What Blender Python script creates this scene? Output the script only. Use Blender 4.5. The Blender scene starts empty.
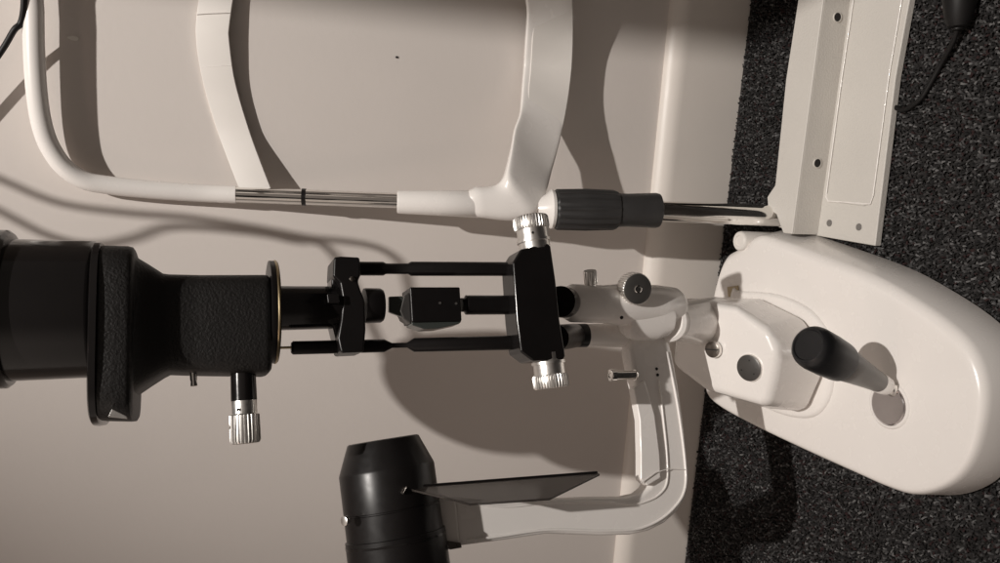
import bpy, bmesh, math, random
from mathutils import Vector as V, Matrix, noise
random.seed(7)
sc = bpy.context.scene
COL = sc.collection
PI = math.pi
# ------------------------------------------------------------------ camera
FPX = 785.0; PITCH = math.radians(21); YAW = math.radians(10.8)
CAM = V((0, -.95, .70))
F = V((-math.sin(YAW)*math.cos(PITCH), math.cos(YAW)*math.cos(PITCH), -math.sin(PITCH)))
U = V((-math.sin(YAW)*math.sin(PITCH), math.cos(YAW)*math.sin(PITCH), math.cos(PITCH)))
R = V((math.cos(YAW), math.sin(YAW), 0))
cd = bpy.data.cameras.new('camera'); cam = bpy.data.objects.new('camera', cd); COL.objects.link(cam)
cam.matrix_world = Matrix(((-U.x, R.x, -F.x, CAM.x), (-U.y, R.y, -F.y, CAM.y), (-U.z, R.z, -F.z, CAM.z), (0, 0, 0, 1)))
cd.sensor_width = 36; cd.lens = 36*FPX/1000; cd.clip_start = .01; cd.clip_end = 100
sc.camera = cam
sc.view_settings.view_transform = 'Standard'; sc.view_settings.look = 'None'; sc.view_settings.exposure = 0

# measuring helpers: where a sight line meets a real plane of the place
def ray(x, y): return F*FPX - (x-500)*U - (y-281.5)*R
def on(x, y, p0, n):
    d = ray(x, y); t = (V(p0)-CAM).dot(n)/d.dot(n); return CAM+d*t
def atY(x, y, Y): return on(x, y, (0, Y, 0), V((0, 1, 0)))
def atZ(x, y, Z): return on(x, y, (0, 0, Z), V((0, 0, 1)))
def mpp(p): return (V(p)-CAM).dot(F)/FPX

# ------------------------------------------------------------------ materials
def mat(name, col, rough=.5, metal=0., bump=0., bscale=300., var=0., vscale=8., coat=0., spec=.5, aniso=0.):
    m = bpy.data.materials.new(name); m.use_nodes = True
    nt = m.node_tree; b = nt.nodes['Principled BSDF']
    b.inputs['Base Color'].default_value = (*col, 1)
    b.inputs['Roughness'].default_value = rough; b.inputs['Metallic'].default_value = metal
    b.inputs['Coat Weight'].default_value = coat; b.inputs['Coat Roughness'].default_value = .08
    b.inputs['Specular IOR Level'].default_value = spec
    tc = nt.nodes.new('ShaderNodeTexCoord')
    if bump:
        n = nt.nodes.new('ShaderNodeTexNoise'); n.inputs['Scale'].default_value = bscale; n.inputs['Detail'].default_value = 3
        bp = nt.nodes.new('ShaderNodeBump'); bp.inputs['Strength'].default_value = bump; bp.inputs['Distance'].default_value = .001
        nt.links.new(tc.outputs['Object'], n.inputs['Vector']); nt.links.new(n.outputs['Fac'], bp.inputs['Height'])
        nt.links.new(bp.outputs['Normal'], b.inputs['Normal'])
    if var:
        n = nt.nodes.new('ShaderNodeTexNoise'); n.inputs['Scale'].default_value = vscale; n.inputs['Detail'].default_value = 5
        r = nt.nodes.new('ShaderNodeMapRange'); r.inputs['To Min'].default_value = 1-var; r.inputs['To Max'].default_value = 1+var
        r.inputs['From Min'].default_value = .3; r.inputs['From Max'].default_value = .7
        mx = nt.nodes.new('ShaderNodeVectorMath'); mx.operation = 'SCALE'; mx.inputs[0].default_value = col
        nt.links.new(tc.outputs['Object'], n.inputs['Vector']); nt.links.new(n.outputs['Fac'], r.inputs['Value'])
        nt.links.new(r.outputs['Result'], mx.inputs['Scale']); nt.links.new(mx.outputs['Vector'], b.inputs['Base Color'])
        r2 = nt.nodes.new('ShaderNodeMapRange'); r2.inputs['To Min'].default_value = max(0, rough-.08); r2.inputs['To Max'].default_value = min(1, rough+.08)
        n2 = nt.nodes.new('ShaderNodeTexNoise'); n2.inputs['Scale'].default_value = vscale*6; n2.inputs['Detail'].default_value = 6
        nt.links.new(tc.outputs['Object'], n2.inputs['Vector']); nt.links.new(n2.outputs['Fac'], r2.inputs['Value']); nt.links.new(r2.outputs['Result'], b.inputs['Roughness'])
    return m
M = {}
M['wall'] = mat('wall_paint', (.70, .650, .612), .75, bump=.14, bscale=110, var=.03, vscale=3.5, spec=.25)
M['skirt'] = mat('skirting_paint', (.74, .69, .64), .42, bump=.12, bscale=60, var=.03, vscale=8)
M['white'] = mat('white_enamel', (.84, .805, .772), .26, var=.02, vscale=9, coat=.25)
M['white_dull'] = mat('white_plastic', (.77, .735, .695), .42, var=.03, vscale=12)
M['steel'] = mat('white_powder_coat', (.60, .575, .535), .45, bump=.45, bscale=420, var=.03, vscale=10)
M['black'] = mat('black_satin_metal', (.007, .006, .006), .34, var=.12, vscale=25, spec=.35)
M['black_gloss'] = mat('black_gloss_metal', (.008, .007, .007), .16, var=.1, vscale=25)
M['black_rough'] = mat('black_crackle_paint', (.008, .007, .0065), .52, bump=.6, bscale=520, var=.2, vscale=40)
M['dark_face'] = mat('grey_knob_face', (.10, .095, .09), .38, .6, var=.1, vscale=60)
M['grey_rubber'] = mat('grey_ribbed_plastic', (.030, .029, .029), .48, var=.12, vscale=40)
M['grip'] = mat('grey_grip_plastic', (.20, .19, .18), .34, var=.08, vscale=40)
M['grip_cap'] = mat('black_grip_rubber', (.010, .010, .011), .34, var=.1, vscale=40)
M['chrome'] = mat('chrome', (.86, .84, .81), .09, 1., var=.03, vscale=60)
M['alu'] = mat('satin_aluminium', (.86, .84, .81), .33, 1., var=.06, vscale=60)
M['brass'] = mat('dull_brass', (.45, .36, .22), .35, 1., var=.1, vscale=60)
M['disc'] = mat('grey_mirror_steel', (.62, .59, .59), .12, 1., var=.05, vscale=60)
M['dark_steel'] = mat('dark_steel', (.22, .20, .18), .3, 1., var=.1, vscale=60)
M['hole'] = mat('dark_hole', (.012, .010, .009), .8)
M['grey_plug'] = mat('grey_plug', (.17, .16, .15), .45)
M['mirror'] = mat('tinted_mirror_glass', (.07, .078, .072), .10, .35)
M['shield'] = mat('dark_smoked_plastic', (.045, .038, .034), .07, var=.3, vscale=14, coat=.4)
_b = M['shield'].node_tree.nodes['Principled BSDF']; _b.inputs['Alpha'].default_value = .74
M['cable'] = mat('black_rubber_cable', (.007, .0065, .0065), .5, spec=.3)
M['plaster'] = mat('bare_plaster', (.85, .82, .76), .8)
M['label'] = mat('brass_label', (.42, .34, .22), .4, .3)
M['wood'] = mat('grey_laminate', (.35, .31, .27), .5)
# ------------------------------------------------------------------ mesh helpers
def finish(bm, name, m, parent=None, bevel=0., segs=3, smooth=38, loc=None):
    bmesh.ops.recalc_face_normals(bm, faces=bm.faces)
    if loc is None: loc = parent_loc(parent)
    bmesh.ops.translate(bm, verts=bm.verts, vec=-V(loc))
    me = bpy.data.meshes.new(name); bm.to_mesh(me); bm.free()
    o = bpy.data.objects.new(name, me); COL.objects.link(o)
    ms = m if isinstance(m, (list, tuple)) else [m]
    for k in ms: me.materials.append(k)
    for p in me.polygons: p.use_smooth = True
    me.set_sharp_from_angle(angle=math.radians(smooth))
    if bevel:
        b = o.modifiers.new('bevel', 'BEVEL'); b.width = bevel; b.segments = segs; b.limit_method = 'ANGLE'; b.angle_limit = math.radians(30); b.harden_normals = True
    if parent is None: o.location = loc
    else: o.parent = parent
    o['_w'] = tuple(loc)
    return o
def parent_loc(p):
    if p is None: return V((0, 0, 0))
    return V(p['_w'])
def tag(o, label=None, cat=None, kind=None, group=None):
    if label: o['label'] = label
    if cat: o['category'] = cat
    if kind: o['kind'] = kind
    if group: o['group'] = group
    return o
def thing(name, loc, label, cat):
    o = bpy.data.objects.new(name, None); COL.objects.link(o); o.location = loc; o.empty_display_size = .02
    o['_w'] = tuple(loc); return tag(o, label, cat)
def frame(axis, hint=None):
    a = V(axis).normalized(); h = V(hint) if hint else (V((0, 0, 1)) if abs(a.z) < .9 else V((1, 0, 0)))
    e1 = (h - a*h.dot(a)).normalized(); return a, e1, a.cross(e1)
def lathe(bm, p0, axis, prof, seg=48, cap=True, knurl=None, mi=0):
    """prof: list of (distance along axis, radius[, knurl depth]); knurl = number of ridges"""
    a, e1, e2 = frame(axis); p0 = V(p0); rings = []
    if knurl: seg = knurl*4
    for s in prof:
        d, r = s[0], s[1]; k = s[2] if len(s) > 2 else 0
        ring = []
        for i in range(seg):
            t = 2*PI*i/seg
            rr = r - (k if (k and i % 4 in (0, 1)) else 0)
            ring.append(bm.verts.new(p0 + a*d + (e1*math.cos(t)+e2*math.sin(t))*max(rr, 1e-5)))
        rings.append(ring)
    for A, B in zip(rings, rings[1:]):
        for i in range(seg):
            f = bm.faces.new((A[i], A[(i+1) % seg], B[(i+1) % seg], B[i])); f.material_index = mi
    if cap:
        f = bm.faces.new(rings[0][::-1]); f.material_index = mi
        f = bm.faces.new(rings[-1]); f.material_index = mi
def rev(name, p0, axis, prof, m, parent, **k):
    bm = bmesh.new(); lathe(bm, p0, axis, prof, **k); return finish(bm, name, m, parent)
def smooth_path(pts, n=8):
    pts = [V(p) for p in pts]; out = []
    P = [pts[0]*2-pts[1]] + pts + [pts[-1]*2-pts[-2]]
    for i in range(1, len(P)-2):
        for k in range(n):
            t = k/n; a, b, c, d = P[i-1], P[i], P[i+1], P[i+2]
            out.append(.5*((2*b)+(c-a)*t+(2*a-5*b+4*c-d)*t*t+(3*b-a-3*c+d)*t**3))
    out.append(pts[-1]); return out
def tube(bm, pts, r, seg=20, cap=True, mi=0):
    rings = []; prev = None
    for i, p in enumerate(pts):
        t = (pts[min(i+1, len(pts)-1)]-pts[max(i-1, 0)]).normalized()
        if prev is None: _, e1, _ = frame(t)
        else: e1 = (prev - t*prev.dot(t)).normalized()
        prev = e1; e2 = t.cross(e1); rr = r[i] if isinstance(r, (list, tuple)) else r
        rings.append([bm.verts.new(p+(e1*math.cos(2*PI*k/seg)+e2*math.sin(2*PI*k/seg))*rr) for k in range(seg)])
    for A, B in zip(rings, rings[1:]):
        for i in range(seg):
            f = bm.faces.new((A[i], A[(i+1) % seg], B[(i+1) % seg], B[i])); f.material_index = mi
    if cap: bm.faces.new(rings[0][::-1]); bm.faces.new(rings[-1])
def skin(bm, rings, cap=True, closed=True):
    vs = [[bm.verts.new(V(p)) for p in ring] for ring in rings]; n = len(vs[0])
    for A, B in zip(vs, vs[1:]):
        for i in range(n if closed else n-1):
            bm.faces.new((A[i], A[(i+1) % n], B[(i+1) % n], B[i]))
    if cap: bm.faces.new(vs[0][::-1]); bm.faces.new(vs[-1])
    return vs
def prism(name, poly, off, m, parent, bevel=.001, segs=3, **k):
    bm = bmesh.new(); skin(bm, [poly, [V(p)+V(off) for p in poly]]); return finish(bm, name, m, parent, bevel, segs, **k)
def box(bm, c, ex, ey, ez):
    c = V(c); ex, ey, ez = V(ex), V(ey), V(ez)
    skin(bm, [[c-ex-ey-ez, c+ex-ey-ez, c+ex+ey-ez, c-ex+ey-ez], [c-ex-ey+ez, c+ex-ey+ez, c+ex+ey+ez, c-ex+ey+ez]])
def closed_spline(pts, n=6):
    P = [V(p) for p in pts]; L = len(P); out = []
    for i in range(L):
        a, b, c, d = P[i-1], P[i], P[(i+1) % L], P[(i+2) % L]
        for k in range(n):
            t = k/n; out.append(.5*((2*b)+(c-a)*t+(2*a-5*b+4*c-d)*t*t+(3*b-a-3*c+d)*t**3))
    return out
def superring(c, ex, ey, hx, hy, n=40, e=4.):
    out = []
    for i in range(n):
        t = 2*PI*(i+.5)/n; cx, sx = math.cos(t), math.sin(t)
        out.append(V(c)+V(ex)*hx*math.copysign(abs(cx)**(2/e), cx)+V(ey)*hy*math.copysign(abs(sx)**(2/e), sx))
    return out
# ------------------------------------------------------------------ the room: wall, skirting, carpet
bm = bmesh.new(); box(bm, (-.2, .05, 1.2), (3, 0, 0), (0, .05, 0), (0, 0, 1.25)); w = finish(bm, 'wall', M['wall']); tag(w, kind='structure')
prof = [(-.017, -.02), (-.017, .088), (-.0165, .094), (-.015, .100), (-.0115, .106), (-.007, .111), (-.002, .1135), (.002, .1135), (.002, -.02)]
bm = bmesh.new(); skin(bm, [[V((x, a, b)) for a, b in prof] for x in [-3.2+.2*i for i in range(31)]]); s = finish(bm, 'skirting_board', M['skirt'], smooth=30); tag(s, kind='structure')
bm = bmesh.new(); box(bm, (.812, -.74, 1.75), (.49, 0, 0), (0, .012, 0), (0, 0, .62)); s = finish(bm, 'added_shadow_panel', M['skirt'], bevel=.002); tag(s, kind='structure')  # added unseen panel, hung there only to shade the wall and bracket at right
def carpet_mat():
    m = bpy.data.materials.new('carpet_fibre'); m.use_nodes = True; nt = m.node_tree; b = nt.nodes['Principled BSDF']
    g = nt.nodes.new('ShaderNodeNewGeometry'); r = nt.nodes.new('ShaderNodeValToRGB'); r.color_ramp.interpolation = 'CONSTANT'
    cs = [(0, (.013, .0125, .0125)), (.30, (.023, .022, .022)), (.52, (.035, .033, .033)), (.68, (.026, .014, .014)), (.76, (.056, .055, .055)), (.87, (.076, .075, .075)), (.96, (.13, .128, .127))]
    el = r.color_ramp.elements
    el[0].position, el[0].color = cs[0][0], (*cs[0][1], 1); el[1].position, el[1].color = cs[1][0], (*cs[1][1], 1)
    for p, c in cs[2:]: e = el.new(p); e.color = (*c, 1)
    nt.links.new(g.outputs['Random Per Island'], r.inputs['Fac']); nt.links.new(r.outputs['Color'], b.inputs['Base Color'])
    b.inputs['Roughness'].default_value = .8; b.inputs['Specular IOR Level'].default_value = .2
    return m
M['fibre'] = carpet_mat()
M['backing'] = mat('carpet_backing', (.018, .016, .015), .95, bump=.8, bscale=300)
bm = bmesh.new(); box(bm, (-.2, -1.5, -.0135), (3, 0, 0), (0, 1.6, 0), (0, 0, .01)); c = finish(bm, 'carpet', M['backing']); tag(c, kind='structure')
def pile():
    vs, fs = [], []; st = .0030; rnd = random.random
    nx = int(1.30/st); ny = int(.66/st)
    for i in range(nx):
        for j in range(ny):
            x = -.80+i*st+(rnd()-.5)*st; y = -.66+j*st+(rnd()-.5)*st
            if y > -.0215: continue
            if -.31 < x < -.17 and -.40 < y < -.12: continue
            a = rnd()*2*PI; L = .0026+rnd()*.0036; w_ = .0007+rnd()*.0007; dx, dy = math.cos(a), math.sin(a); px, py = -dy*w_, dx*w_
            h = .0012+rnd()*.0022; z0 = -.004; n0 = len(vs)
            for t, zz, k in ((0, z0, .9), (.25, z0+h+.0015, 1), (.7, z0+h+.0028, 1), (1, z0+h+.0005, .6)):
                bx, by = x+dx*L*(t-.4)+py*math.sin(t*3)*.6, y+dy*L*(t-.4)
                vs.append((bx-px*k, by-py*k, zz)); vs.append((bx+px*k, by+py*k, zz))
            for k in range(3): q = n0+2*k; fs.append((q, q+1, q+3, q+2))
    me = bpy.data.meshes.new('carpet_pile'); me.from_pydata(vs, [], fs); me.materials.append(M['fibre']); me.shade_smooth()
    o = bpy.data.objects.new('carpet_pile', me); COL.objects.link(o)
    tag(o, 'short speckled charcoal and grey pile covering the carpeted floor', 'carpet pile', 'stuff')
pile()
# chip in the wall paint and a pin hole
def flat_blob(name, px, py, rx, ry, m, label, cat, Y=-.0008, th=.0012):
    c = atY(px, py, Y); k = mpp(c); bm = bmesh.new()
    ring = [c+V((math.cos(t)*rx*k*(1+.25*noise.noise(V((t*2, px, 0)))), 0, math.sin(t)*ry*k*(1+.3*noise.noise(V((0, t*2, px)))))) for t in [2*PI*i/14 for i in range(14)]]
    skin(bm, [ring, [p+V((0, th, 0)) for p in ring]]); return tag(finish(bm, name, m, loc=c), label, cat)
flat_blob('paint_chip', 73.5, 38, 2.2, 5.0, M['plaster'], 'small pale chip in the wall paint inside the frame corner', 'paint chip')
flat_blob('pin_hole', 397, 57, 1.1, 1.5, M['hole'], 'tiny dark pin hole in the bare wall', 'pin hole')

# ================================================================== HEADREST FRAME
root = thing('headrest_frame', (-.07, -.168, 0), 'white tubular headrest frame with chrome rod and grey knob, standing on a steel bracket', 'headrest')
P0 = V((0, -.168, .03)); NN = V((0, .73, -.172)).normalized()
def fr(x, y, d=0):     # point in the leaning plane of the frame, moved d towards the room
    return on(x, y, P0-NN*d, NN)
k1 = mpp(fr(35, 60))
pts = [fr(29, -230, .050), fr(31, -120, .050), fr(33, -10, .050), fr(34, 50, .050), fr(37, 95, .049), fr(42, 125, .047), fr(50, 147, .044), fr(64, 167, .040), fr(84, 180, .034), fr(108, 185, .027), fr(150, 189.5, .016), fr(200, 193, .004), fr(236, 194.5)]
pts = smooth_path(pts, 5); bm = bmesh.new(); tube(bm, pts, [.0098]*len(pts), 24)
# far upright of the same frame (out of the picture to the right)
X2 = .36
finish(bm, 'frame_tube', M['white'], root)
a, b = fr(235, 194.5), fr(398, 200.5); ax = (b-a)
bm = bmesh.new(); L = ax.length
n = 56; rings = []; A_, e1, e2 = frame(ax, (1, 0, 0))
def flute(t): return .0088 - .0012*max(0, math.cos(6*t))**6
for d in (0, L*.35, L*.7, L+.01):
    rings.append([a+A_*d+(e1*math.cos(2*PI*i/n)+e2*math.sin(2*PI*i/n))*flute(2*PI*i/n) for i in range(n)])
skin(bm, rings); finish(bm, 'chrome_rod', M['chrome'], root)
c = fr(302, 197); rev('ring', c, ax, [(0, .0087), (0, .0098), (.0045, .0098), (.0045, .0087)], M['black'], root)
# forehead band: thin curved ribbon
Lf = [(193, -210), (193.5, -100), (194.5, -10), (195, 15), (197, 50), (204, 86), (216, 127), (228, 160), (240, 191)]
Rt = [(225, -210), (226, -100), (227, -10), (227.5, 15), (229.5, 45), (235, 82), (248, 127), (259, 158), (271, 189)]
def ribbon(Lp, Rp, bulge, th):
    rings = []
    for (a, b) in zip(Lp, Rp):
        d = bulge((a[1]+b[1])/2); p, q = fr(*a, d), fr(*b, d); nn = NN*th
        mid = (p+q)/2; rings.append([p, mid-NN*.0012, q, q+nn, mid+nn, p+nn])
    return rings
bb = lambda y: -.012*min(1, max(0, (190-y)/60))+.010*(.5-.5*math.cos(PI*min(1, max(0, (150-y)/140))))
Ls, Rs = smooth_path([(*p, 0) for p in Lf], 5), smooth_path([(*p, 0) for p in Rt], 5)
bm = bmesh.new(); skin(bm, ribbon([(p.x, p.y) for p in Ls], [(p.x, p.y) for p in Rs], bb, .003)); fb = finish(bm, 'forehead_band', M['white_dull'], root, .0006, 2)
for yy, xa, xb in ((14, 196, 227), (67, 200.5, 231.5)):
    p, q = fr(xa, yy, bb(yy)+.0001), fr(xb, yy-2, bb(yy)+.0001); bm = bmesh.new(); tube(bm, [p, (p+q)/2-NN*.0012, q], .0004, 8); finish(bm, 'seam', M['white'], fb)
# chin cup bracket: sleeve and curved arm
sl0, sl1 = fr(397, 202), fr(480, 204); k = mpp(sl0)
bm = bmesh.new(); D = (sl1-sl0)
lathe(bm, sl0, D, [(0, .0110), (0.0006, .0128), (.002, .0132), (D.length*.5, .0146), (D.length, .0162), (D.length+.006, .0120)])
sleeve = finish(bm, 'sleeve', M['white'], root)
cupL = [(470, 188), (488, 187.5), (498, 185.5), (505, 178), (508.5, 165), (512, 148), (515, 130), (520, 116), (521.5, 106), (523, 85), (525, 60), (526.5, 35), (523, 20), (522, 8), (524, -10), (522, -50), (500, -90), (460, -120), (420, -140)]
cupR = [(470, 217), (494, 220.5), (516, 222), (533, 218), (543, 203), (548, 188), (552, 172), (558, 150), (562, 133), (566, 115), (570, 90), (573, 62), (575, 35), (576, 10), (576, -10), (572, -50), (550, -110), (520, -160), (480, -190)]
def cd_(y): return .0172 - .094*math.sin(PI/2*min(1, max(0, (196-y)/138)))**1.1
def th_(y): return .014+.019*min(1, max(0, (y-165)/35))
rings = []
cupL = [(p.x, p.y) for p in smooth_path([(*p, 0) for p in cupL], 3)]; cupR = [(p.x, p.y) for p in smooth_path([(*p, 0) for p in cupR], 3)]
for a, b in zip(cupL, cupR):
    # rounded slab section, both rims pushed by the arc of the bracket
    ym = (a[1]+b[1])/2; d0 = cd_(ym); p, q = fr(*a, d0), fr(*b, d0); th = th_(ym)
    m_ = .5*(p+q); h = (q-p)/2; ee = 9-6.4*min(1, max(0, (ym-176)/26)); sec = []
    for i in range(28):
        t = 2*PI*(i+.5)/28; cx, sx = math.cos(t), math.sin(t)
        sec.append(m_+h*math.copysign(abs(cx)**(2/ee), cx)+NN*(th/2)*(1+math.copysign(abs(sx)**(2/ee), sx)))
    kk_ = .78 if a is cupL[0] else 1
    cc_ = m_+NN*th/2; rings.append([cc_+(v-cc_)*kk_ for v in sec])
bm = bmesh.new(); skin(bm, rings); bracket = finish(bm, 'chin_rest_arm', M['white'], root, smooth=60)
# inner pad lying on the arm
rings = []
for a, b in zip(cupL, cupR):
    ym = (a[1]+b[1])/2
    if ym > 122: continue
    dz = .0012-.0030*max(0, (ym-100)/22); p, q = fr(*a, cd_(ym)+dz), fr(*b, cd_(ym)+dz); f0 = .13+.30*max(0, (ym-106)/16)**1.5
    p, q = p.lerp(q, f0), p.lerp(q, .985); rings.append([p, p.lerp(q, .5), q, q+NN*.004, p+NN*.004])
bm = bmesh.new(); skin(bm, rings); finish(bm, 'chin_pad', M['white_dull'], bracket, .0009, 3)
p = fr(523, 130, cd_(130)+.0002); rev('pin', p, -NN, [(0, .0012), (.0006, .0012)], M['dark_steel'], bracket, seg=12)
# knob
kn0, kn1 = fr(554, 209.5), fr(617, 210); D = kn1-kn0; Lk = D.length
cc = rev('sleeve_cone', fr(537, 209), D, [(0, .0120), (.010, .0175), (.0165, .0232), (.020, .0225)], M['white'], root)
bm = bmesh.new(); lathe(bm, kn0, D, [(0, .0135), (.0005, .0222, 0), (.003, .0242, .0012), (Lk*.5, .0250, .0015), (Lk-.005, .0240, .0014), (Lk-.0005, .0224, .0005), (Lk, .0190, 0)], knurl=16)
kb = finish(bm, 'height_knob', M['grey_rubber'], root, smooth=30)
kn2 = fr(660, 210.5); D2 = kn2-kn1; rev('collar', kn1-D2.normalized()*.003, D2, [(0, .0200), (.004, .0202), (D2.length*.3, .0198), (D2.length-.003, .0212), (D2.length+.001, .0202), (D2.length+.003, .016)], M['grey_rubber'], kb)
q0, q1 = fr(655, 211), fr(783, 216); D = q1-q0
rev('lower_rod', q0, D, [(0, .0122), (D.length*.5, .0128), (D.length-.008, .0130), (D.length, .0130)], M['chrome'], root)
rod_end = fr(781, 216); rev('weld_collar', rod_end-D.normalized()*.001, D, [(0, .0130), (.001, .0142), (.012, .0145), (.02, .0145)], M['steel'], root)
# steel bracket on the carpet: raised angle, web and foot plate
def ex(px_list, Z): return [atZ(a, b, Z) for a, b in px_list]
zA = .048
Ao = [atZ(800, -60, zA), atZ(775, 185, zA), atZ(767, 197, zA), atZ(768, 209, zA), atZ(776, 214, zA), atZ(783, 233, zA), atZ(792, 234, zA), V((atZ(829.5, -60, zA).x, atZ(792, 234, zA).y, zA))]
bp = prism('bracket_flange', Ao, (0, 0, -.005), M['steel'], root, .0012)
# web (vertical face) + foot plate
xl = Ao[6].x; yl = Ao[6].y; xr = Ao[7].x; yr = yl
zc = .010
web = prism('bracket_web', [V((xl, yl-.0002, zA-.002)), V((xr, yr-.0002, zA-.002)), V((xr, yr-.0002, zc)), V((xl, yl-.0002, zc))], (0, .005, 0), M['steel'], root, .0006, 2)
for px, py in ((837, 17), (817, 163)):
    c = atY(px, py, yl-.0002); rev('bolt_hole', c+V((0, .001, 0)), (0, -1, 0), [(0, .0048), (.0016, .0048)], M['hole'], web, seg=20)
    rev('hole_rim', c+V((0, .0005, 0)), (0, -1, 0), [(0, .0060), (.0017, .0059), (.0018, .0050), (.0016, .0048)], M['steel'], web, seg=20, cap=False)
Bo = [V((xl-.0015, yl+.012, zc)), V((xr, yr+.012, zc)), atZ(912, -60, zc), atZ(875, 246, zc)]
foot = prism('bracket_foot', Bo, (0, 0, -zc+.001), M['steel'], root, .0014)
pad_ = [atZ(861, -60, zc), atZ(830, 188, zc), atZ(827, 197, zc), atZ(829, 201, zc), atZ(864, 206, zc), atZ(871, 204, zc), atZ(874, 196, zc), atZ(908, -60, zc)]
pad_ = [V((p.x, p.y, zc)) for p in pad_]
pr = prism('raised_strip', pad_, (0, 0, .0016), M['steel'], foot, .0008)
bm = bmesh.new(); rr = [p+V((0, 0, .0014)) for p in pad_]
random.seed(3)
bead = []
for a, b in zip([rr[0], rr[2], rr[3], rr[5], rr[6]], [rr[2], rr[3], rr[5], rr[6], rr[7]]):
    N = max(2, int((b-a).length/.004)); seg_ = [a.lerp(b, i/N)+V((random.uniform(-1, 1), random.uniform(-1, 1), random.uniform(-.5, .5)))*.00012 for i in range(N+1)]
    tube(bm, seg_, [.0006+random.random()*.0004 for _ in seg_], 8)
finish(bm, 'weld_bead', M['white'], pr)
for px, py in ((829.5, 223), (859, 227)):
    c = atZ(px, py, zc); rev('screw', c, (0, 0, 1), [(0, .0040), (.0006, .0040), (.0008, .0036), (.0005, .0026), (.0005, .001)], M['grey_plug'], foot, seg=24)

# the frame is the same on both sides: cut at its middle, complete with the other half
XM = .096
def both_sides(o):
    bm = bmesh.new(); bm.from_mesh(o.data); xm = XM-root['_w'][0]
    bmesh.ops.bisect_plane(bm, geom=bm.verts[:]+bm.edges[:]+bm.faces[:], plane_co=(xm, 0, 0), plane_no=(1, 0, 0), clear_outer=True)
    half = bmesh.ops.duplicate(bm, geom=bm.verts[:]+bm.edges[:]+bm.faces[:])['geom']
    for v in half:
        if isinstance(v, bmesh.types.BMVert): v.co.x = 2*xm-v.co.x
    bmesh.ops.remove_doubles(bm, verts=bm.verts, dist=.00002); bmesh.ops.recalc_face_normals(bm, faces=bm.faces)
    bm.to_mesh(o.data); bm.free(); o.data.set_sharp_from_angle(angle=math.radians(50))
def other_side(o, parent=None):
    c = o.copy(); c.data = o.data.copy(); COL.objects.link(c); c.parent = parent or o.parent
    bm = bmesh.new(); bm.from_mesh(c.data)
    for v in bm.verts: v.co.x = 2*(XM-root['_w'][0])-v.co.x
    bmesh.ops.reverse_faces(bm, faces=bm.faces); bm.to_mesh(c.data); bm.free()
    for ch in list(o.children): other_side(ch, c)
    return c
for o in list(root.children):
    n_ = o.name.split('.')[0]
    if n_ in ('frame_tube', 'forehead_band', 'chin_rest_arm', 'bracket_flange', 'bracket_web', 'bracket_foot'):
        both_sides(o)
        for ch in o.children:
            if ch.name.startswith(('chin_pad', 'raised_strip')): both_sides(ch)
            if ch.name.startswith('raised_strip'):
                for g in ch.children: both_sides(g)
            if ch.name.startswith('screw'): other_side(ch)
    else: other_side(o)

# ================================================================== SLIT LAMP
lamp = thing('slit_lamp', (-.225, -.29, 0), 'white and black slit lamp microscope with joystick standing on the dark carpet', 'slit lamp')
# ---- base
zt = .0575
rp = [(753, 241), (768, 243), (815, 260), (869, 282), (906, 303), (943, 329), (966, 353), (978, 383), (979, 415), (971, 449), (957, 473), (936, 487), (910, 492), (885, 485), (853, 471), (800, 447), (750, 423), (715, 403), (705, 388), (705, 360), (709, 320), (716, 284), (724, 262), (733, 255), (745, 249)]
ridge = [atZ(a, b, zt) for a, b in rp]
out = closed_spline([V((p.x, p.y, 0)) for p in ridge], 5)
cen = V((-.225, -.29, 0))
def inset(pts, d):
    n = len(pts); r = []
    for i in range(n):
        t = (pts[(i+1) % n]-pts[i-1]).normalized(); nrm = V((t.y, -t.x, 0))
        if nrm.dot(pts[i]-cen) > 0: nrm = -nrm
        k = 1+max(0, -nrm.x)*1.0 if d < 0 else 1      # the side walls splay a little more on this side
        r.append(pts[i]+nrm*d*k)
    return r
rings = []
for d, z in ((-.004, .003), (-.0072, .005), (-.0078, .008), (-.0036, .0470), (-.0033, .0490), (-.0025, .0524), (-.0010, .0550), (.0008, .0567), (.0032, .0575), (.0070, .0576)):
    rings.append([p+V((0, 0, z)) for p in inset(out, d)])
bm = bmesh.new(); skin(bm, rings); base = finish(bm, 'base', M['white'], lamp, smooth=50)
prism('rear_edge', [V((-.32, -.0875, .004)), V((-.15, -.0985, .004)), V((-.15, -.0985, .012)), V((-.32, -.0875, .012))], (0, .003, 0), M['black'], base, .0004, 1)
# rear corner post
c = atZ(739, 241, .060); rev('corner_post', V((c.x, c.y, .01)), (0, 0, 1), [(0, .0126), (.047, .0126), (.0495, .0120), (.0508, .0104), (.0508, .0070), (.0495, .0064)], M['white_dull'], base)
# maker label plate on the rear edge
prism('name_plate', [atZ(a, b, .0592) for a, b in ((727, 287), (737.5, 285.5), (739, 296), (728, 297))], (0, 0, -.004), M['label'], base, .0003, 1)
# joystick plate
jr = atZ(889.5, 405, zt)
rev('plate_rim', V((jr.x, jr.y, zt-.001)), (0, 0, 1), [(0, .0245), (.0018, .0240), (.0030, .0225), (.0030, .0212), (.0012, .0204)], M['white'], base)
jp = rev('joystick_plate', V((jr.x, jr.y, zt)), (0, 0, 1), [(0, .0200), (.0022, .0200), (.0030, .0190), (.0027, .0150), (.0024, .004)], M['disc'], base, seg=64)
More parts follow.
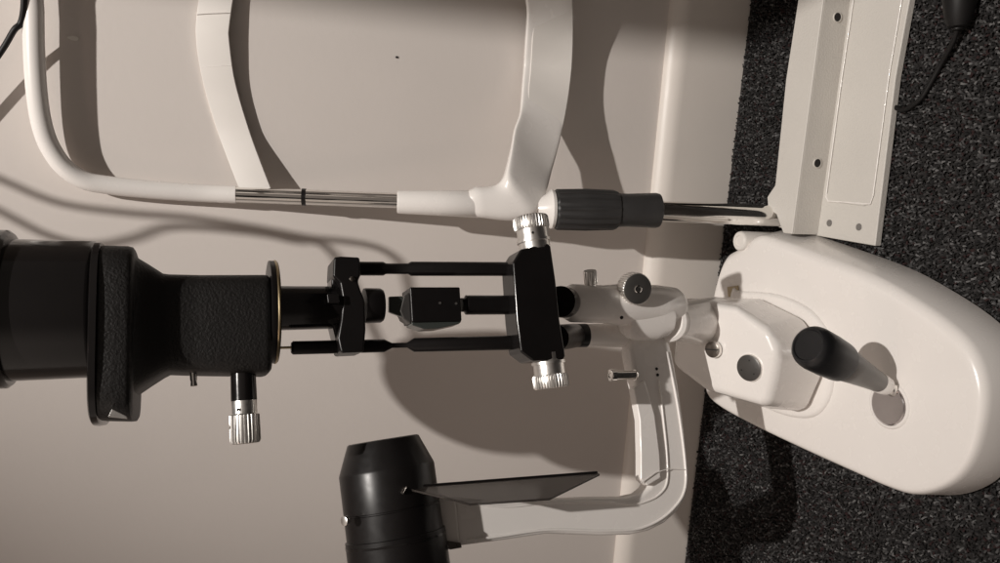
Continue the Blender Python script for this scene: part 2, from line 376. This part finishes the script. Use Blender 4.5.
# ---- joystick
j0 = atZ(893, 390, zt+.001); j1 = atY(806, 344, -.408); J = (j1-j0); LJ = J.length
joy = rev('joystick', j0, J, [(0, .0068), (.004, .0066), (.007, .0042), (LJ*.24, .0042)], M['chrome'], lamp)
rev('collar', j0, J, [(LJ*.085, .0072), (LJ*.09, .0092), (LJ*.17, .0102), (LJ*.18, .0094)], M['white'], joy)
rev('grip', j0, J, [(LJ*.175, .0080), (LJ*.18, .0098), (LJ*.30, .0114), (LJ*.50, .0148), (LJ*.63, .0174), (LJ*.66, .0165)], M['grip'], joy)
rev('grip_cap', j0, J, [(LJ*.628, .0165), (LJ*.630, .0188), (LJ*.66, .0194), (LJ*.78, .0204), (LJ*.90, .0206), (LJ*.945, .0198), (LJ*.972, .0182), (LJ*.985, .0160), (LJ*.985, .0148), (LJ*.975, .0138), (LJ*.972, .006)], M['grip_cap'], joy)
# ---- carriage: plinth, housing, screw caps
pl = [atZ(a, b, .060) for a, b in ((740, 291), (775, 294), (806, 307), (825, 328), (832, 352), (833, 380), (827, 403), (813, 417), (790, 417), (765, 408))]
pl += [V((-.292, -.20, .06)), V((-.28, -.15, .06)), V((-.25, -.13, .06)), V((-.17, -.13, .06))]
pl = [p*1 for p in closed_spline(pl, 4)]
bm = bmesh.new(); pc = sum(pl, V())/len(pl)
skin(bm, [[V((p.x, p.y, .054)) for p in pl], [V((p.x, p.y, .0585)) for p in pl], [V((pc.x+(p.x-pc.x)*.975, pc.y+(p.y-pc.y)*.975, .0615)) for p in pl], [V((pc.x+(p.x-pc.x)*.94, pc.y+(p.y-pc.y)*.95, .062)) for p in pl]])
car = finish(bm, 'carriage_housing', M['white'], lamp, smooth=50)
bot = [atZ(762, 298, .062), atZ(806, 318, .062), atZ(824, 350, .062), atZ(824, 378, .062), atZ(809, 411, .062), V((-.292, -.235, .062)), V((-.285, -.155, .062)), V((-.175, -.145, .062))]
top = [atZ(736, 306, .158), atZ(771, 332, .143), atZ(779, 352, .139), None, atZ(767, 408, .140), atZ(701, 388, .168), V((-.245, -.185, .178)), V((-.165, -.185, .176))]
top[3] = top[2].lerp(top[4], .5)
bm = bmesh.new(); skin(bm, [bot, top]); hs = finish(bm, 'cover', M['white'], car, .0105, 6, smooth=60)
# top plane of the cover
tn = (top[2]-top[5]).cross(top[4]-top[5]).normalized()
if tn.z < 0: tn = -tn
tp = (top[2]+top[4]+top[5])/3
for nm, px, py, r, m, slot in (('lock_screw', 712.8, 349.5, .0090, 'dark_steel', 1), ('side_knob', 749.2, 368, .0140, 'dark_face', 0)):
    c = on(px, py, tp+tn*.001, tn)
    o = rev(nm, c-tn*.003, tn, [(0, r*1.06), (.0032, r*1.06), (.0040, r*1.02), (.0040, r*.98)], M['alu'], car)
    rev('face', c-tn*.002, tn, [(0, r), (.0036, r), (.0040, r*.93), (.0038, .001)], M[m], o)
    e_ = tn.cross(V((1, .2, 0))).normalized(); e2_ = tn.cross(e_)
    if slot:
        bm = bmesh.new(); box(bm, c+tn*.0019, e_*r*.95, e2_*.0006, tn*.0005); finish(bm, 'slot', M['hole'], o)
    else:
        for t in (.3, 2.4, 4.5):
            rev('pin_hole', c+tn*.0016+(e_*math.cos(t)+e2_*math.sin(t))*r*.62, tn, [(0, .0009), (.0006, .0009)], M['hole'], o, seg=10)
# ---- spindle between carriage and hub
YH = -.252
s1 = atY(671, 322, YH); s0 = V((-.192, -.200, .135)); S = s1-s0
kk = mpp(s1)
rev('spindle', s0, S, [(-.03, .0300), (0, .0300), (S.length*.35, .0262), (S.length*.7, .0228), (S.length-.0012, .0212), (S.length-.0006, .0206), (S.length, .0206), (S.length+.0008, .0214), (S.length+.006, .0212), (S.length+.009, .018)], M['white'], lamp)
# ---- hub (white pivot block): upper cylinder, rear cylinder, body
h0 = atY(655, 306, YH); h1 = atY(566, 303, YH-.012); H = h1-h0; LH = H.length
bm = bmesh.new()
lathe(bm, h0, H, [(-.030, .0170), (-.024, .0205), (0, .0222), (LH*.42, .0215), (LH*.60, .0192), (LH-.007, .0190), (LH-.0005, .0160), (LH, .014)])
hub = finish(bm, 'pivot_hub', M['white'], lamp)
h2 = atY(655, 335, YH+.012); h3 = atY(583, 335.5, YH+.012); G = h3-h2
rev('rear_sleeve', h2, G, [(-.01, .0135), (0, .0135), (G.length, .0120)], M['white'], hub)
rev('sleeve_cap', h3, G, [(-.004, .0112), (-.003, .0124), (.014, .0122), (.016, .009)], M['grip_cap'], hub)
# flat front of the hub body below the knob
bm = bmesh.new(); cb = atY(640, 318, YH-.004)
rings = [superring(cb+V((0, 0, z)), (1, 0, 0), (0, 1, 0), hx, .018, 32, 3.2) for z, hx in ((-.032, .014), (-.028, .019), (-.015, .023), (.008, .0225), (.016, .020), (.020, .015))]
skin(bm, rings); finish(bm, 'hub_body', M['white'], hub, smooth=60)
c = atY(637.5, 289, YH-.030); ax_ = V((.12, -1, .10)).normalized()
kb = rev('clamp_knob', c-ax_*.020, ax_, [(0, .0125), (.004, .0125), (.0045, .0155, .0008), (.0055, .0162, .0010), (.018, .0162, .0010), (.0195, .0158, .0006), (.020, .0152, 0), (.0204, .014, 0)], M['alu'], hub, knurl=34)
rev('face', c-ax_*.001, ax_, [(0, .0148), (.0022, .0148), (.0026, .0142), (.0024, .0045)], M['dark_face'], kb)
rev('screw', c+ax_*.0012, ax_, [(0, .0040), (.0008, .0040), (.0012, .0034), (.0010, .0026), (-.0002, .0022), (-.0002, .001)], M['chrome'], kb, seg=24)
rev('screw_socket', c+ax_*.0022, ax_, [(0, .0018), (.0004, .0018)], M['hole'], kb, seg=6)
# small knurled screw on the side of the hub
c = atY(591, 285, YH-.008); d_ = (atY(589.5, 267, YH-.008)-c)
rev('thumb_screw', c, d_, [(-.004, .0055), (.001, .0055), (.0012, .0066, .0006), (.0135, .0070, .0007), (.0148, .0062, 0)], M['alu'], hub, knurl=16)
# set-screw pin holes
for px, py in ((621.5, 317.5),):
    c = atY(px, py, YH-.0245); rev('screw_hole', c, (0, -1, 0), [(0, .0018), (.0006, .0018)], M['hole'], hub, seg=14)
# ---- microscope arm, swung out to the left of the lamp
bet = math.radians(24); E = V((-math.cos(bet), -math.sin(bet), 0)); NA = V((math.sin(bet), -math.cos(bet), 0))  # NA towards room
PA = atY(650, 345, YH-.004)
def am(x, y, d=0): return on(x, y, PA+NA*d, NA)
outer = [(632, 334), (668, 334), (673, 352), (679, 385), (684, 420), (688, 455), (690, 480), (687, 497), (679, 511), (666, 523), (650, 531), (632, 535), (600, 536), (548, 534), (500, 541), (462, 546), (452, 549), (437, 545), (434, 498), (460, 497), (505, 503), (548, 499), (600, 497), (626, 497), (640, 494), (649, 487), (652, 478), (651, 460), (647, 430), (641, 400), (634, 372), (630, 350)]
armo = prism('microscope_arm', [am(*p, .004) for p in outer], -NA*.022, M['white'], lamp, .0048, 5)
# raised ribs along the two rims of the arm
def rib(path, r, nm='rib'):
    p = smooth_path([am(*q, .0045) for q in path], 6); bm = bmesh.new(); tube(bm, p, r, 12); return finish(bm, nm, M['white'], armo)
rib([(667, 352), (675, 390), (680, 420), (684.5, 455), (686, 480), (683, 495), (675, 507), (663, 518), (648, 526), (632, 530), (600, 531), (548, 530), (500, 536.5), (466, 541)], .0013)
rib([(659, 380), (663, 415), (667, 455), (667, 482), (660, 494), (648, 501), (632, 504.5), (600, 502), (548, 503), (505, 507), (460, 502)], .0011)
# inner white wing of the arm (deeper web)
wing = [(634, 388), (645, 380), (655, 415), (660, 455), (661, 478), (648, 486), (641, 480), (641, 455), (640, 420)]
prism('arm_web', [am(*p, .010) for p in wing], -NA*.012, M['white'], armo, .0015, 3)
seam = [am(641, 483, .0118), am(655, 473, .0118), am(668, 469, .0085), am(687, 470, .0050)]
bm = bmesh.new(); tube(bm, seam, .0005, 8); finish(bm, 'casting_seam', M['white'], armo)
for px, py in ((656.5, 369), (657.5, 375)):
    rev('screw_hole', am(px, py, .004), NA, [(0, .0016), (.0006, .0016)], M['hole'], armo, seg=14)
a_, b_ = am(637, 375, .004), am(610, 375.5, .008); D = b_-a_
rev('stop_pin', a_, D, [(0, .0035), (.001, .0048), (.0035, .0056), (.0036, .0048), (D.length-.006, .0048), (D.length-.0058, .0060), (D.length-.0005, .0060), (D.length, .0052), (D.length, .0030), (D.length-.0008, .002)], M['chrome'], armo)
# end block joining the arm to the microscope
eb = [(426, 492), (442, 494), (456, 500), (460, 545), (448, 549), (430, 546)]
prism('arm_end_block', [am(*p, .010) for p in eb], -NA*.034, M['white_dull'], armo, .002, 3)
prism('clip', [am(*p, .013) for p in ((448, 541), (461, 543), (462, 548), (450, 550))], -NA*.006, M['dark_steel'], armo, .0006, 2)
# ---- microscope body
mc = am(387, 470, 0); md = (am(404, 600, 0)-mc).normalized(); km = mpp(mc)
R0 = 47.5*km
micro = rev('microscope', mc, md, [(-.0270, R0*.60), (-.0270, R0*.715), (-.0262, R0*.755), (-.002, R0*.985), (0, R0), (.033, R0), (.0335, R0*.985), (.0345, R0*.985), (.035, R0), (.056, R0*1.0), (.0565, R0*1.035), (.104, R0*1.035), (.1045, R0*1.0), (.20, R0*1.0)], M['black'], lamp, seg=96)

rev('ring', mc, md, [(.060, R0*1.037), (.060, R0*1.045), (.062, R0*1.045), (.062, R0*1.037)], M['black_gloss'], micro, seg=96)
# eyepiece tube head coming towards the viewer near the bottom edge
pe = mc+md*.235
bm = bmesh.new(); skin(bm, [superring(mc+md*d, NA, md.cross(NA), a_*1.0, b_*1.0, 32, 4) for d, a_, b_ in ((.19, .036, .036), (.195, .042, .040), (.25, .056, .040), (.275, .058, .036), (.28, .052, .030))])
finish(bm, 'prism_housing', M['black_rough'], micro)
for sg in (-1, 1):
    rev('eyepiece', pe+md*.03+NA*.032*sg, md, [(0, .016), (.03, .016), (.031, .019), (.055, .019), (.058, .021), (.068, .021), (.070, .015)], M['black'], micro)
c = on(345, 521, mc+NA*.030, NA); rev('screw', c, (c-(mc+md*(c-mc).dot(md))), [(-.003, .004), (.0012, .004), (.0016, .003)], M['alu'], micro, seg=20)
# ---- breath shield: smoked plate standing out from the objective
YS = -.338
A1, A2 = atY(404, 487.5, YS), atY(597, 472.5, YS)
B1, B2, B3 = atY(444, 497, YS-.030), atY(470, 504, YS-.036), atY(550, 498.5, YS-.036)
A3 = atY(600, 474, YS-.002)
bm = bmesh.new(); th = V((-.0010, 0, 0))
skin(bm, [[A1, B1, B2, B3, A3, A2], [p+th*2 for p in (A1, B1, B2, B3, A3, A2)]]); sh = finish(bm, 'breath_shield', M['shield'], lamp, .0004, 2)
bm = bmesh.new(); tube(bm, [A1, A1.lerp(A2, .5), A2], .0013, 10); finish(bm, 'edge_bead', M['black'], sh)
bm = bmesh.new(); p = A1; tube(bm, smooth_path([p+V((0, -.010, .004)), p+V((.002, -.006, .001)), p+V((.001, 0, -.004)), p+V((0, .002, -.012))], 5), .0016, 10); finish(bm, 'hook', M['chrome'], sh)

# ---- illumination tower (rotated 22 degrees about its own upright axis)
al = math.radians(21); T1 = V((math.cos(al), math.sin(al), 0)); TN = V((math.sin(al), -math.cos(al), 0))   # TN towards room
TP = atY(345, 305, -.300)
def tw(x, y, d=0): return on(x, y, TP+TN*d, TN)
Zv = V((0, 0, 1)); axx = TP.copy()
def zt_(px, py=305): return tw(px, py).z
def axis_pt(z, u=0, d=0): return V((TP.x, TP.y, z))+T1*u+TN*d
kt = mpp(TP)
# crossbar
cbp = [(513, 262), (521, 249), (548, 243), (551, 246), (556, 280), (560, 320), (566, 356), (563, 360), (533, 361), (521, 352), (517, 320)]
cross = prism('crossbar', [tw(*p, .022) for p in cbp], -TN*.030, M['black_gloss'], lamp, .0025, 4)
cheek = [(512, 262), (520, 258), (527, 350), (519, 352)]
prism('side_plate', [tw(*p, .002) for p in cheek], -TN*.020, M['black'], cross, .001, 2)
# knurled knobs at both ends of the crossbar
def endknob(pa, pb):
    a, b = tw(*pa, .008), tw(*pb, .008); D = b-a; L = D.length; k_ = mpp(a)*1.0
    o = rev('tilt_knob', a, D, [(-.007, 15.6*k_), (0, 15.6*k_), (.0005, 17*k_), (.003, 17*k_), (.003, 15.6*k_), (L*.50, 15.6*k_), (L*.52, 17.2*k_, .0007), (L*.60, 18*k_, .0010), (L*.94, 18*k_, .0010), (L, 16.8*k_, .0003), (L+.0003, 15*k_, 0)], M['alu'], cross, knurl=36)
    return o
kA = endknob((534, 243), (530, 217)); kB = endknob((548, 361), (551.5, 388))
c = tw(527, 236, .008)+TN*.0136; rev('pin_hole', c, TN, [(0, .0012), (.0004, .0012)], M['hole'], kA, seg=12)
# link from crossbar to hub
a, b = tw(552, 301, .004), h1+H.normalized()*.006; D = b-a
rev('tilt_link', h1-H.normalized()*.004, (tw(548, 300, .004)-h1), [(0, .0120), (.006, .0125), (.012, .0150), (.018, .0155), (.03, .0150)], M['black_gloss'], lamp)
a, b = tw(556, 338, -.012), h3+G.normalized()*.010
rev('tilt_link', b, a-b, [(0, .0108), (.002, .0125), ((a-b).length, .0125)], M['black'], lamp)
# long rods
def rod(pts, d=0, nm='support_rod', m='black'):
    P = [tw(px, py, d) for px, py, r in pts]; rs = [r*mpp(p) for p, (_, _, r) in zip(P, pts)]; a = P[0]; ax = (P[-1]-a).normalized()
    return rev(nm, a, ax, [((p-a).dot(ax), r) for p, r in zip(P, rs)], M[m], lamp, seg=32)
rod([(516, 269, 7), (411, 268.6, 7.2), (408, 268.6, 5.4), (386, 268.6, 5.4), (383, 268.6, 7), (350, 268.6, 7)], 0)
rod([(520, 342.5, 7.3), (414, 345, 7), (407, 345.4, 2.6), (392, 345.8, 2.6), (384, 346, 6.6), (293, 348, 6.8), (291, 348, 5)], 0)
rod([(293, 347.5, 1.3), (268, 348, 1.3)], 0, 'thin_wire', 'brass')
# mirror holder on its stub
rod([(520, 305, 9.5), (466, 305, 9.8), (465, 305, 7), (461, 305, 7)], 0, 'mirror_stub')
mh = [(410, 287, ), (460, 287), (462, 321), (412, 322)]
mo = prism('mirror_holder', [tw(*p, .012) for p in mh], -TN*.030, M['black'], lamp, .0012, 3)
prism('lower_wedge', [tw(*p, .009) for p in ((412, 321), (462, 321), (459, 324), (438, 328.5), (424, 329), (412, 325))], -TN*.020, M['mirror'], mo, .0008, 2)
prism('neck', [tw(*p, .006) for p in ((411, 290), (411, 324), (404, 319), (400, 311), (404, 296))], -TN*.016, M['dark_face'], mo, .001, 2)
prism('mirror', [tw(*p, .004) for p in ((389, 296.5), (402, 296), (410, 305), (410, 322), (402, 317), (389, 312))], -TN*.004, M['mirror'], mo, .0006, 2)
for px, py in ((440, 303), (456, 303.5)):
    rev('screw', tw(px, py, .0121), TN, [(0, .0011), (.0005, .0011)], M['alu'], mo, seg=12)
# clamp collar
cl = [(334, 257), (341, 256), (360, 257), (361, 275), (358, 281), (361, 290), (365, 300), (366, 330), (364, 352), (341, 353), (338, 338), (341, 320), (343, 300), (340, 283), (333, 276)]
clo = prism('clamp_collar', [tw(*p, .018) for p in cl], -TN*.036, M['black'], lamp, .002, 3)
prism('rear_flange', [tw(*p, .008) for p in ((332, 262), (342, 262), (344, 350), (338, 348), (331, 320))], -TN*.026, M['black_gloss'], clo, .002, 3)
rev('screw', tw(352, 279, .0185), TN, [(0, .0022), (.001, .0022), (.0014, .0015)], M['dark_steel'], clo, seg=14)
def vert(nm, prof, m, par, u=0, d=0, seg=64, pyc=306, knurl=None):
    """upright turned part of the tower: prof = (picture x of that height, radius in picture px)"""
    c0 = tw(prof[0][0], pyc); z0 = c0.z
    P = [(tw(px, pyc).z, r) for px, r, *k in prof]; base_ = V((c0.x, c0.y, z0))+T1*u+TN*d
    return rev(nm, base_, (0, 0, 1), [(z-z0, r*kt) for z, r in P], M[m], par, seg=seg, knurl=knurl)
vert('slit_tube', [(383, 10), (382.5, 16), (380, 17.5), (366, 17.8), (364, 17.5)], 'black', lamp, pyc=305.5)
st = vert('slit_drum', [(342, 20.5), (340, 21.2), (300, 21.4), (276, 21.6)], 'black_gloss', lamp, pyc=307.5)
prism('index_block', [tw(*p, .0235) for p in ((327, 294), (339, 294), (340, 303), (328, 303))], -TN*.01, M['black'], st, .0008, 2)
dd = vert('slit_dial', [(276.2, 44), (276, 49.6), (274.6, 50.4), (273.6, 50)], 'brass', lamp, pyc=312)
vert('dial_face', [(277, 20), (276.9, 48.6), (275.4, 48.9), (273.9, 49.6), (268.5, 49.6), (268, 47)], 'black', dd, pyc=312)
# lamp housing: box, taper, flange
def sec(px, ya, yb, hy, e=5., n=48, d=0.):
    a, b = tw(px, ya), tw(px, yb); c = (a+b)/2; return superring(V((c.x, c.y, tw(px, (ya+yb)/2).z))+TN*d, T1, TN, (a-b).length/2, hy, n, e)
bm = bmesh.new()
skin(bm, [sec(268.5, 282, 372, .033), sec(266, 279.5, 375, .0355), sec(262, 279, 376, .036), sec(200, 279.5, 375, .037), sec(170, 279, 374, .038), sec(164, 278.5, 377, .040), sec(150, 270, 386, .044), sec(139, 264, 393.5, .048), sec(138, 263, 394, .049), sec(137.4, 258, 418, .054), sec(135.5, 255.5, 421, .056), sec(131, 254.5, 421.5, .057), sec(110, 254, 421, .057), sec(106, 254, 421, .057)])
hs_ = finish(bm, 'lamp_housing', M['black_rough'], lamp, smooth=45)
bm = bmesh.new(); skin(bm, [sec(106.5, 252, 423, .058, 4), sec(105, 250, 425, .060, 4), sec(99, 250, 426, .060, 4), sec(97.5, 252, 424, .058, 4)]); finish(bm, 'flange', M['black_gloss'], hs_, smooth=40)
prism('notch_glint', [tw(*p, .0545) for p in ((108, 417), (112, 409), (126, 416), (127, 419))], -TN*.003, M['alu'], hs_, .0003, 1)  # pale metal sliver imitates the glint of wall light in the housing notch
# controls on the housing
a, b = tw(243, 370, .012), tw(245.5, 443, .012); D = b-a; L = D.length
cs_ = rev('filter_knob_stem', a, D, [(0, .0095), (L*.42, .0098), (L*.43, .0085)], M['black_gloss'], hs_)
rev('filter_knob', a, D, [(L*.42, .0085), (L*.425, .0096), (L*.60, .0096), (L*.605, .0100, .0002), (L*.62, .0112, .0007), (L*.96, .0116, .0009), (L, .0106, .0003), (L*1.01, .009, 0)], M['alu'], cs_, knurl=26)
c = tw(237.5, 410, .012)+TN*.0095; rev('pin_hole', c, TN, [(0, .0011), (.0004, .0011)], M['hole'], cs_, seg=12)
a, b = tw(193, 370, .016), tw(194, 386, .016); D = b-a
bm = bmesh.new(); lathe(bm, a, D, [(0, .0026), (D.length*.6, .0026), (D.length*.7, .0022), (D.length, .0026), (D.length*1.03, .0018)], seg=20); finish(bm, 'filter_lever', M['chrome'], hs_)
# lamp head cylinder with cooling cap
vert('lamp_head', [(98, 56), (97.5, 59), (95, 60.8), (92, 61.2), (12, 61.6)], 'black_gloss', hs_, pyc=309, seg=96)
zc0 = tw(12, 309).z; c0 = tw(12, 309)
rev('lamp_cap', V((c0.x, c0.y, zc0)), (0, 0, 1), [(-.001, 60*kt), (-.0005, 66*kt), (.002, 68.5*kt), (.03, 68.5*kt), (.055, 68*kt), (.066, 66*kt), (.070, 60*kt)], M['black_gloss'], hs_, seg=96)

# ================================================================== CABLES and others
LP = V((.43, -1.20, 2.50))
def from_wall(px, py, Y=-.30):
    w = atY(px, py, 0); s = Y/(LP.y-w.y); return w+(LP-w)*s
# black cable behind the frame, top left
bm = bmesh.new(); tube(bm, smooth_path([atY(-60, 130, -.02), atY(-20, 80, -.022), atY(2, 50, -.025), atY(14, 30, -.03), atY(21, 22, -.03), atY(24, 0, -.035), atY(24, -60, -.04)], 8), .0030, 12)
tag(finish(bm, 'cable', M['cable']), 'black cable passing behind the top corner of the white frame', 'cable')
# power lead hanging from the lamp head, out of the picture; its shadow falls on the wall
bm = bmesh.new(); tube(bm, smooth_path([from_wall(-160, 120), from_wall(-70, 150), from_wall(0, 179), from_wall(60, 203), from_wall(130, 213), from_wall(200, 219), from_wall(300, 236), from_wall(400, 262), V((c0.x+.02, c0.y, zc0+.12)), V((c0.x+.01, c0.y, zc0+.066))], 8), .0028, 12)
finish(bm, 'power_lead', M['cable'], lamp)
bm = bmesh.new(); tube(bm, smooth_path([from_wall(-160, 120), from_wall(-60, 180), from_wall(0, 211), from_wall(50, 236), from_wall(95, 245), from_wall(135, 238), from_wall(170, 227), from_wall(230, 230), from_wall(290, 240), from_wall(340, 262), V((c0.x-.02, c0.y, zc0+.12)), V((c0.x-.01, c0.y, zc0+.066))], 8), .0028, 12)
finish(bm, 'power_lead', M['cable'], lamp)
# plug and cable on the carpet
root2 = thing('power_plug', atZ(958, 10, 0), 'black plug with a thin cable curving over the dark carpet beside the steel bracket', 'plug')
a, b = atZ(962, -32, .018), atZ(958, 26, .014); D = b-a
rev('plug_body', a, D, [(-.02, .012), (0, .0155), (D.length*.5, .0155), (D.length*.85, .0125), (D.length, .0095), (D.length+.002, .006)], M['cable'], root2)
rev('contact_ring', b-D.normalized()*.004, D, [(0, .0062), (.007, .0060), (.008, .005)], M['cable'], root2)
bm = bmesh.new(); tube(bm, smooth_path([b, atZ(953, 42, .010), atZ(942, 62, .005), atZ(931, 82, .004), atZ(922, 97, .004), atZ(913, 105, .004), atZ(903, 110, .004), atZ(893, 106, .004)], 8), .0026, 12); finish(bm, 'lead', M['cable'], root2)

# ------------------------------------------------------------------ light
W = bpy.data.worlds.new('World'); sc.world = W; W.use_nodes = True; nt = W.node_tree; bg = nt.nodes['Background']
tc = nt.nodes.new('ShaderNodeTexCoord'); sp = nt.nodes.new('ShaderNodeSeparateXYZ'); cr = nt.nodes.new('ShaderNodeValToRGB')
mr = nt.nodes.new('ShaderNodeMapRange'); mr.inputs['From Min'].default_value = -1; nt.links.new(tc.outputs['Generated'], sp.inputs[0]); nt.links.new(sp.outputs['Z'], mr.inputs['Value']); nt.links.new(mr.outputs['Result'], cr.inputs['Fac'])
el = cr.color_ramp.elements; el[0].position = .35; el[0].color = (.05, .045, .042, 1); el[1].position = 1; el[1].color = (.60, .51, .445, 1)
e = el.new(.50); e.color = (.29, .245, .215, 1); e = el.new(.62); e.color = (.40, .34, .295, 1)
mx_ = nt.nodes.new('ShaderNodeMapRange'); mx_.interpolation_type = 'SMOOTHSTEP'; mx_.inputs['From Min'].default_value = -.15; mx_.inputs['From Max'].default_value = -.75; mx_.inputs['To Min'].default_value = .75; mx_.inputs['To Max'].default_value = 2.4
nt.links.new(sp.outputs['X'], mx_.inputs['Value'])
vm = nt.nodes.new('ShaderNodeVectorMath'); vm.operation = 'SCALE'; nt.links.new(cr.outputs['Color'], vm.inputs[0]); nt.links.new(mx_.outputs['Result'], vm.inputs['Scale'])
nt.links.new(vm.outputs['Vector'], bg.inputs['Color']); bg.inputs['Strength'].default_value = .48
def lightp(name, kind, loc, energy, col, size):
    d = bpy.data.lights.new(name, kind); o = bpy.data.objects.new(name, d); COL.objects.link(o); o.location = loc
    d.energy = energy; d.color = col
    if kind == 'AREA': d.size = size
    else: d.shadow_soft_size = size
    return o
sp_ = lightp('ceiling_spot', 'SPOT', LP, 212, (1, .945, .89), .016)
sp_.data.spot_size = math.radians(44); sp_.data.spot_blend = 1.0
sp_.rotation_euler = (V((.02, -.14, .34))-LP).to_track_quat('-Z', 'Y').to_euler()
lightp('second_ceiling_spot', 'POINT', (-1.3, -1.3, 2.1), 5, (1, .66, .55), .12)
